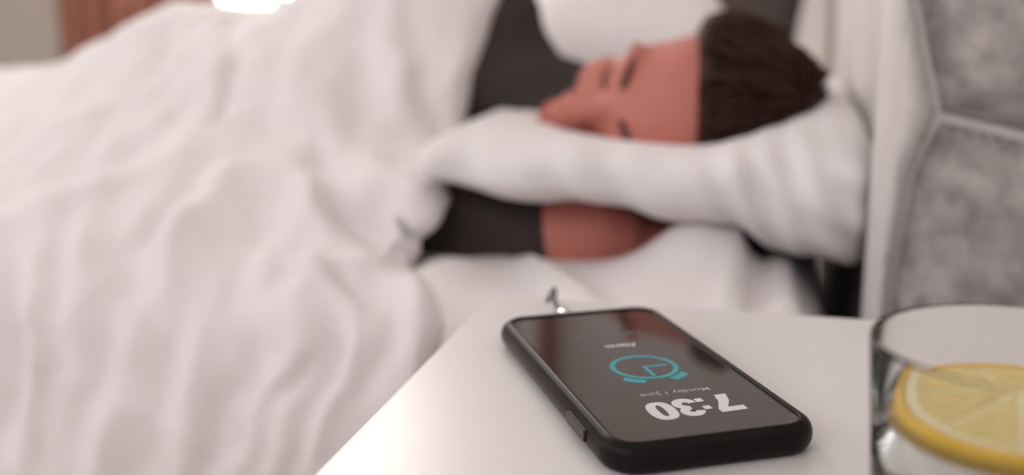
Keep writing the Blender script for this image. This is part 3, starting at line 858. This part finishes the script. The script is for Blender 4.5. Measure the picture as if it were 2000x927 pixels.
# ------------------------------------------------------------------ duvet
def duvet():
    rows = [
        None,
        [(1012, -110, 1.02), (860, -130, 1.0), (680, -110, 1.0), (525, 12, 1.02), (335, 17, 1.0), (125, 114, 1.0), (-90, 176, 1.0), (-420, 220, 1.0), (-900, 260, 1.0)],
        [(960, 90, .945), (845, 80, .90), (680, 90, .87), (500, 90, .87), (320, 110, .86), (150, 180, .86), (-60, 240, .86), (-350, 280, .87), (-800, 320, .88)],
        [(917, 240, .87), (800, 225, .81), (660, 215, .78), (500, 220, .77), (330, 240, .76), (140, 290, .75), (-80, 340, .75), (-350, 380, .76), (-800, 420, .77)],
        [(868, 305, .76), (770, 330, .725), (640, 335, .70), (480, 345, .69), (300, 370, .67), (120, 405, .66), (-100, 450, .66), (-370, 490, .67), (-820, 520, .68)],
        [(884, 390, .708), (790, 430, .672), (640, 455, .65), (470, 475, .63), (280, 495, .612), (100, 520, .605), (-120, 560, .60), (-380, 600, .61), (-840, 620, .62)],
        [(815, 486, .672), (730, 525, .622), (600, 575, .59), (440, 600, .592), (260, 620, .58), (90, 640, .573), (-120, 680, .57), (-390, 700, .575), (-840, 720, .58)],
        [(858, 575, .605), (745, 620, .588), (600, 720, .572), (430, 740, .575), (250, 760, .567), (80, 780, .562), (-120, 800, .56), (-390, 820, .565), (-840, 840, .57)],
        [(832, 700, .575), (715, 780, .565), (570, 870, .56), (410, 890, .566), (240, 910, .56), (70, 930, .556), (-130, 950, .555), (-400, 960, .56), (-840, 980, .565)],
        [(800, 950, .563), (690, 1010, .56), (545, 1090, .565), (395, 1120, .56), (225, 1140, .556), (50, 1150, .552), (-150, 1160, .55), (-410, 1160, .555), (-840, 1170, .56)],
        [(760, 1500, .558), (650, 1560, .556), (520, 1600, .56), (370, 1600, .555), (200, 1600, .55), (30, 1600, .548), (-160, 1600, .545), (-420, 1600, .55), (-840, 1600, .555)],
    ]
    G = np.array([[ony(*p) for p in r] for r in rows[1:]])
    back1 = G[0].copy(); back1[:, 1] += .22; back1[:, 2] = back1[:, 2]*.5+.33
    back2 = G[0].copy(); back2[:, 1] += .45; back2[:, 2] = MZ+.05
    back3 = G[0].copy(); back3[:, 1] += .80; back3[:, 2] = MZ+.04
    for b_, k_ in ((back1, .5), (back2, 1), (back3, 1)): b_[0, 0] -= .14*k_; b_[1, 0] -= .07*k_
    for A_, zmin in [(back3, 0), (back2, 0), (back1, .60), (G[0], .665), (G[1], .64), (G[2], .60)]+[(G[k_], 0) for k_ in range(3, len(G))]:
        A_[7, 0] = min(A_[7, 0], -1.25); A_[8] = A_[7]; A_[8, 0] = -1.96
        A_[6, 0] = min(A_[6, 0], A_[5, 0]+.33*(A_[7, 0]-A_[5, 0]))
        A_[7, 2] = max(A_[7, 2], zmin); A_[8, 2] = max(A_[8, 2], zmin)
    G = np.concatenate([back3[None], back2[None], back1[None], G])
    nr, nc = G.shape[:2]
    NR, NC = 330, 330
    P = crom(G, np.linspace(0, nr-1, NR))
    P = np.swapaxes(crom(np.swapaxes(P, 0, 1), np.linspace(0, nc-1, NC)), 0, 1)
    N = grid_normals(P)
    # point normals outwards (towards -y / up)
    if (N[NR//2, NC//2]@np.array([0, -1, .5])) < 0: N = -N
    base = P.reshape(-1, 3); px, py = proj(base)
    front = np.repeat(np.arange(NR), NC) >= int(NR*2.9/(nr-1))
    idxs = np.where(front)[0]
    disp = np.zeros(len(base))
    warp = np.array([[noise.noise(Vector((p[0]*11, p[1]*11, p[2]*11+k_*7.3)))+.4*noise.noise(Vector((p[0]*27, p[1]*27, p[2]*27+k_*3.1))) for k_ in range(3)] for p in base])*.016
    wb = base+warp
    def pick(u, v):
        d = (px[idxs]-u)**2+(py[idxs]-v)**2; return base[idxs[np.argmin(d)]]
    folds = [  # polyline, width, depth (negative = crease)
        ([(467, 25), (458, 130), (448, 220), (425, 245)], .008, -.010),
        ([(430, 40), (415, 130), (400, 210)], .014, .005),
        ([(500, 40), (490, 140), (500, 210)], .014, .006),
        ([(345, 50), (315, 120), (312, 190)], .020, -.010),
        ([(380, 190), (300, 255), (200, 315), (90, 340)], .020, -.010),
        ([(340, 300), (230, 350), (130, 400), (30, 430)], .016, .008),
        ([(680, 80), (715, 170), (745, 250)], .016, -.008),
        ([(785, 20), (815, 110), (850, 200), (868, 245)], .014, -.012),
        ([(750, 30), (780, 140), (810, 240)], .014, .007),
        ([(900, 40), (880, 130), (885, 220)], .013, .007),
        ([(470, 170), (560, 230), (650, 300)], .016, -.007),
        ([(520, 130), (620, 190), (690, 260)], .018, .007),
        ([(655, 300), (668, 350), (690, 400), (735, 445), (790, 475)], .018, -.030),
        ([(720, 330), (760, 370), (810, 405), (850, 420)], .030, .020),
                ([(600, 330), (620, 400), (680, 450)], .014, .011),
        ([(430, 300), (360, 385), (290, 440), (235, 500), (225, 570)], .015, -.012),
        ([(480, 310), (400, 410), (330, 480), (300, 560)], .013, .009),
        ([(570, 330), (520, 410), (470, 480), (440, 560)], .016, -.010),
        ([(180, 430), (140, 520), (130, 620)], .016, .009),
        ([(115, 480), (95, 580), (88, 690)], .012, -.012),
        ([(60, 500), (55, 640), (50, 800), (45, 927)], .012, .010),
        ([(20, 470), (10, 600), (5, 760), (0, 927)], .014, -.012),
        ([(340, 640), (310, 740), (290, 860), (285, 960)], .012, -.007),
        ([(400, 600), (380, 720), (350, 860), (340, 960)], .014, .007),
        ([(540, 560), (490, 670), (450, 780), (400, 900), (390, 980)], .011, -.010),
        ([(600, 560), (560, 660), (530, 780), (470, 900)], .012, .008),
        ([(580, 700), (520, 800), (470, 927)], .009, -.009),
        ([(460, 500), (540, 530), (640, 520), (700, 500)], .014, .009),
        ([(610, 590), (640, 690), (600, 800), (540, 927)], .009, -.008),
        ([(660, 560), (690, 660), (670, 760), (600, 870)], .010, .007),
        ([(720, 530), (770, 600), (760, 680), (720, 760)], .010, -.008),
        ([(790, 520), (820, 590), (810, 660)], .011, .007),
        ([(660, 500), (680, 550), (730, 590)], .009, -.009),
        ([(180, 640), (170, 760), (160, 927)], .012, -.006),
        ([(230, 620), (225, 760), (220, 927)], .014, .006),
        ([(120, 260), (60, 300), (0, 330)], .018, -.008),
        ([(250, 180), (170, 230), (90, 250)], .018, .007),
    ]
    for pl, w, d in folds:
        Q = [pick(*p) for p in pl]; best = np.full(len(base), 9.)
        tpar = np.zeros(len(base))
        for i in range(len(Q)-1):
            a, b = Q[i], Q[i+1]; ab = b-a; L2 = ab@ab+1e-9
            t = np.clip(((wb-a)@ab)/L2, 0, 1); dd = np.linalg.norm(wb-(a+t[:, None]*ab), axis=1)
            mk = dd < best; best[mk] = dd[mk]; tpar[mk] = (i+t[mk])/(len(Q)-1)
        taper = .35+.65*np.sin(math.pi*np.clip(tpar, .03, .97))**.7
        disp += d*taper*np.exp(-(best/w)**2)
    nn = np.array([-.0085*(abs(noise.noise(Vector((p[0]*8.5+p[2]*5, p[1]*8, p[2]*6.5+13))))**.7-.25) + .009*noise.noise(Vector((p[0]*5.5, p[1]*5, p[2]*6+3))) +
                   .0055*noise.noise(Vector((p[0]*17+p[2]*8, p[1]*9, p[2]*7))) +
                   .0030*noise.noise(Vector((p[0]*40+p[2]*18, p[1]*22, p[2]*16+9))) for p in base])
    # hem thickness: edges roll under at the head end
    cidx = np.tile(np.arange(NC), NR); roll_ = np.clip(1-cidx/9., 0, 1)
    disp = disp+nn*(1-.6*np.clip(1-cidx/40., 0, 1))-.012*roll_**2
    out = base+N.reshape(-1, 3)*disp[:, None]
    og = out.reshape(NR, NC, 3)
    wgt = np.clip(1-np.arange(NC)/16., 0, 1)[None, :, None]
    for _ in range(40):
        sm = og.copy(); sm[1:-1] = (og[:-2]+og[2:]+2*og[1:-1])/4
        s2 = sm.copy(); s2[:, 1:-1] = (sm[:, :-2]+sm[:, 2:]+2*sm[:, 1:-1])/4
        og = og*(1-wgt)+s2*wgt
    out = og.reshape(-1, 3)
    bx = np.array([-.95, 1.1, MZ])
    F = grid_faces(NR, NC)
    o = mesh('duvet', out-bx, F, M['duvet']); o.location = bx
    bm = bmesh.new(); bm.from_mesh(o.data); bmesh.ops.recalc_face_normals(bm, faces=bm.faces); 
    fc = bm.faces[len(bm.faces)//2] if False else None
    bm.to_mesh(o.data); bm.free(); o.data.shade_smooth()
    s = o.modifiers.new('s', 'SOLIDIFY'); s.thickness = .016; s.offset = -1 if o.data.polygons[(NR//2)*(NC-1)+NC//2].normal.y < 0 else 1
    tag(o, 'large white rumpled duvet heaped over the sleeper and hanging over the bed side', 'duvet')
duvet()
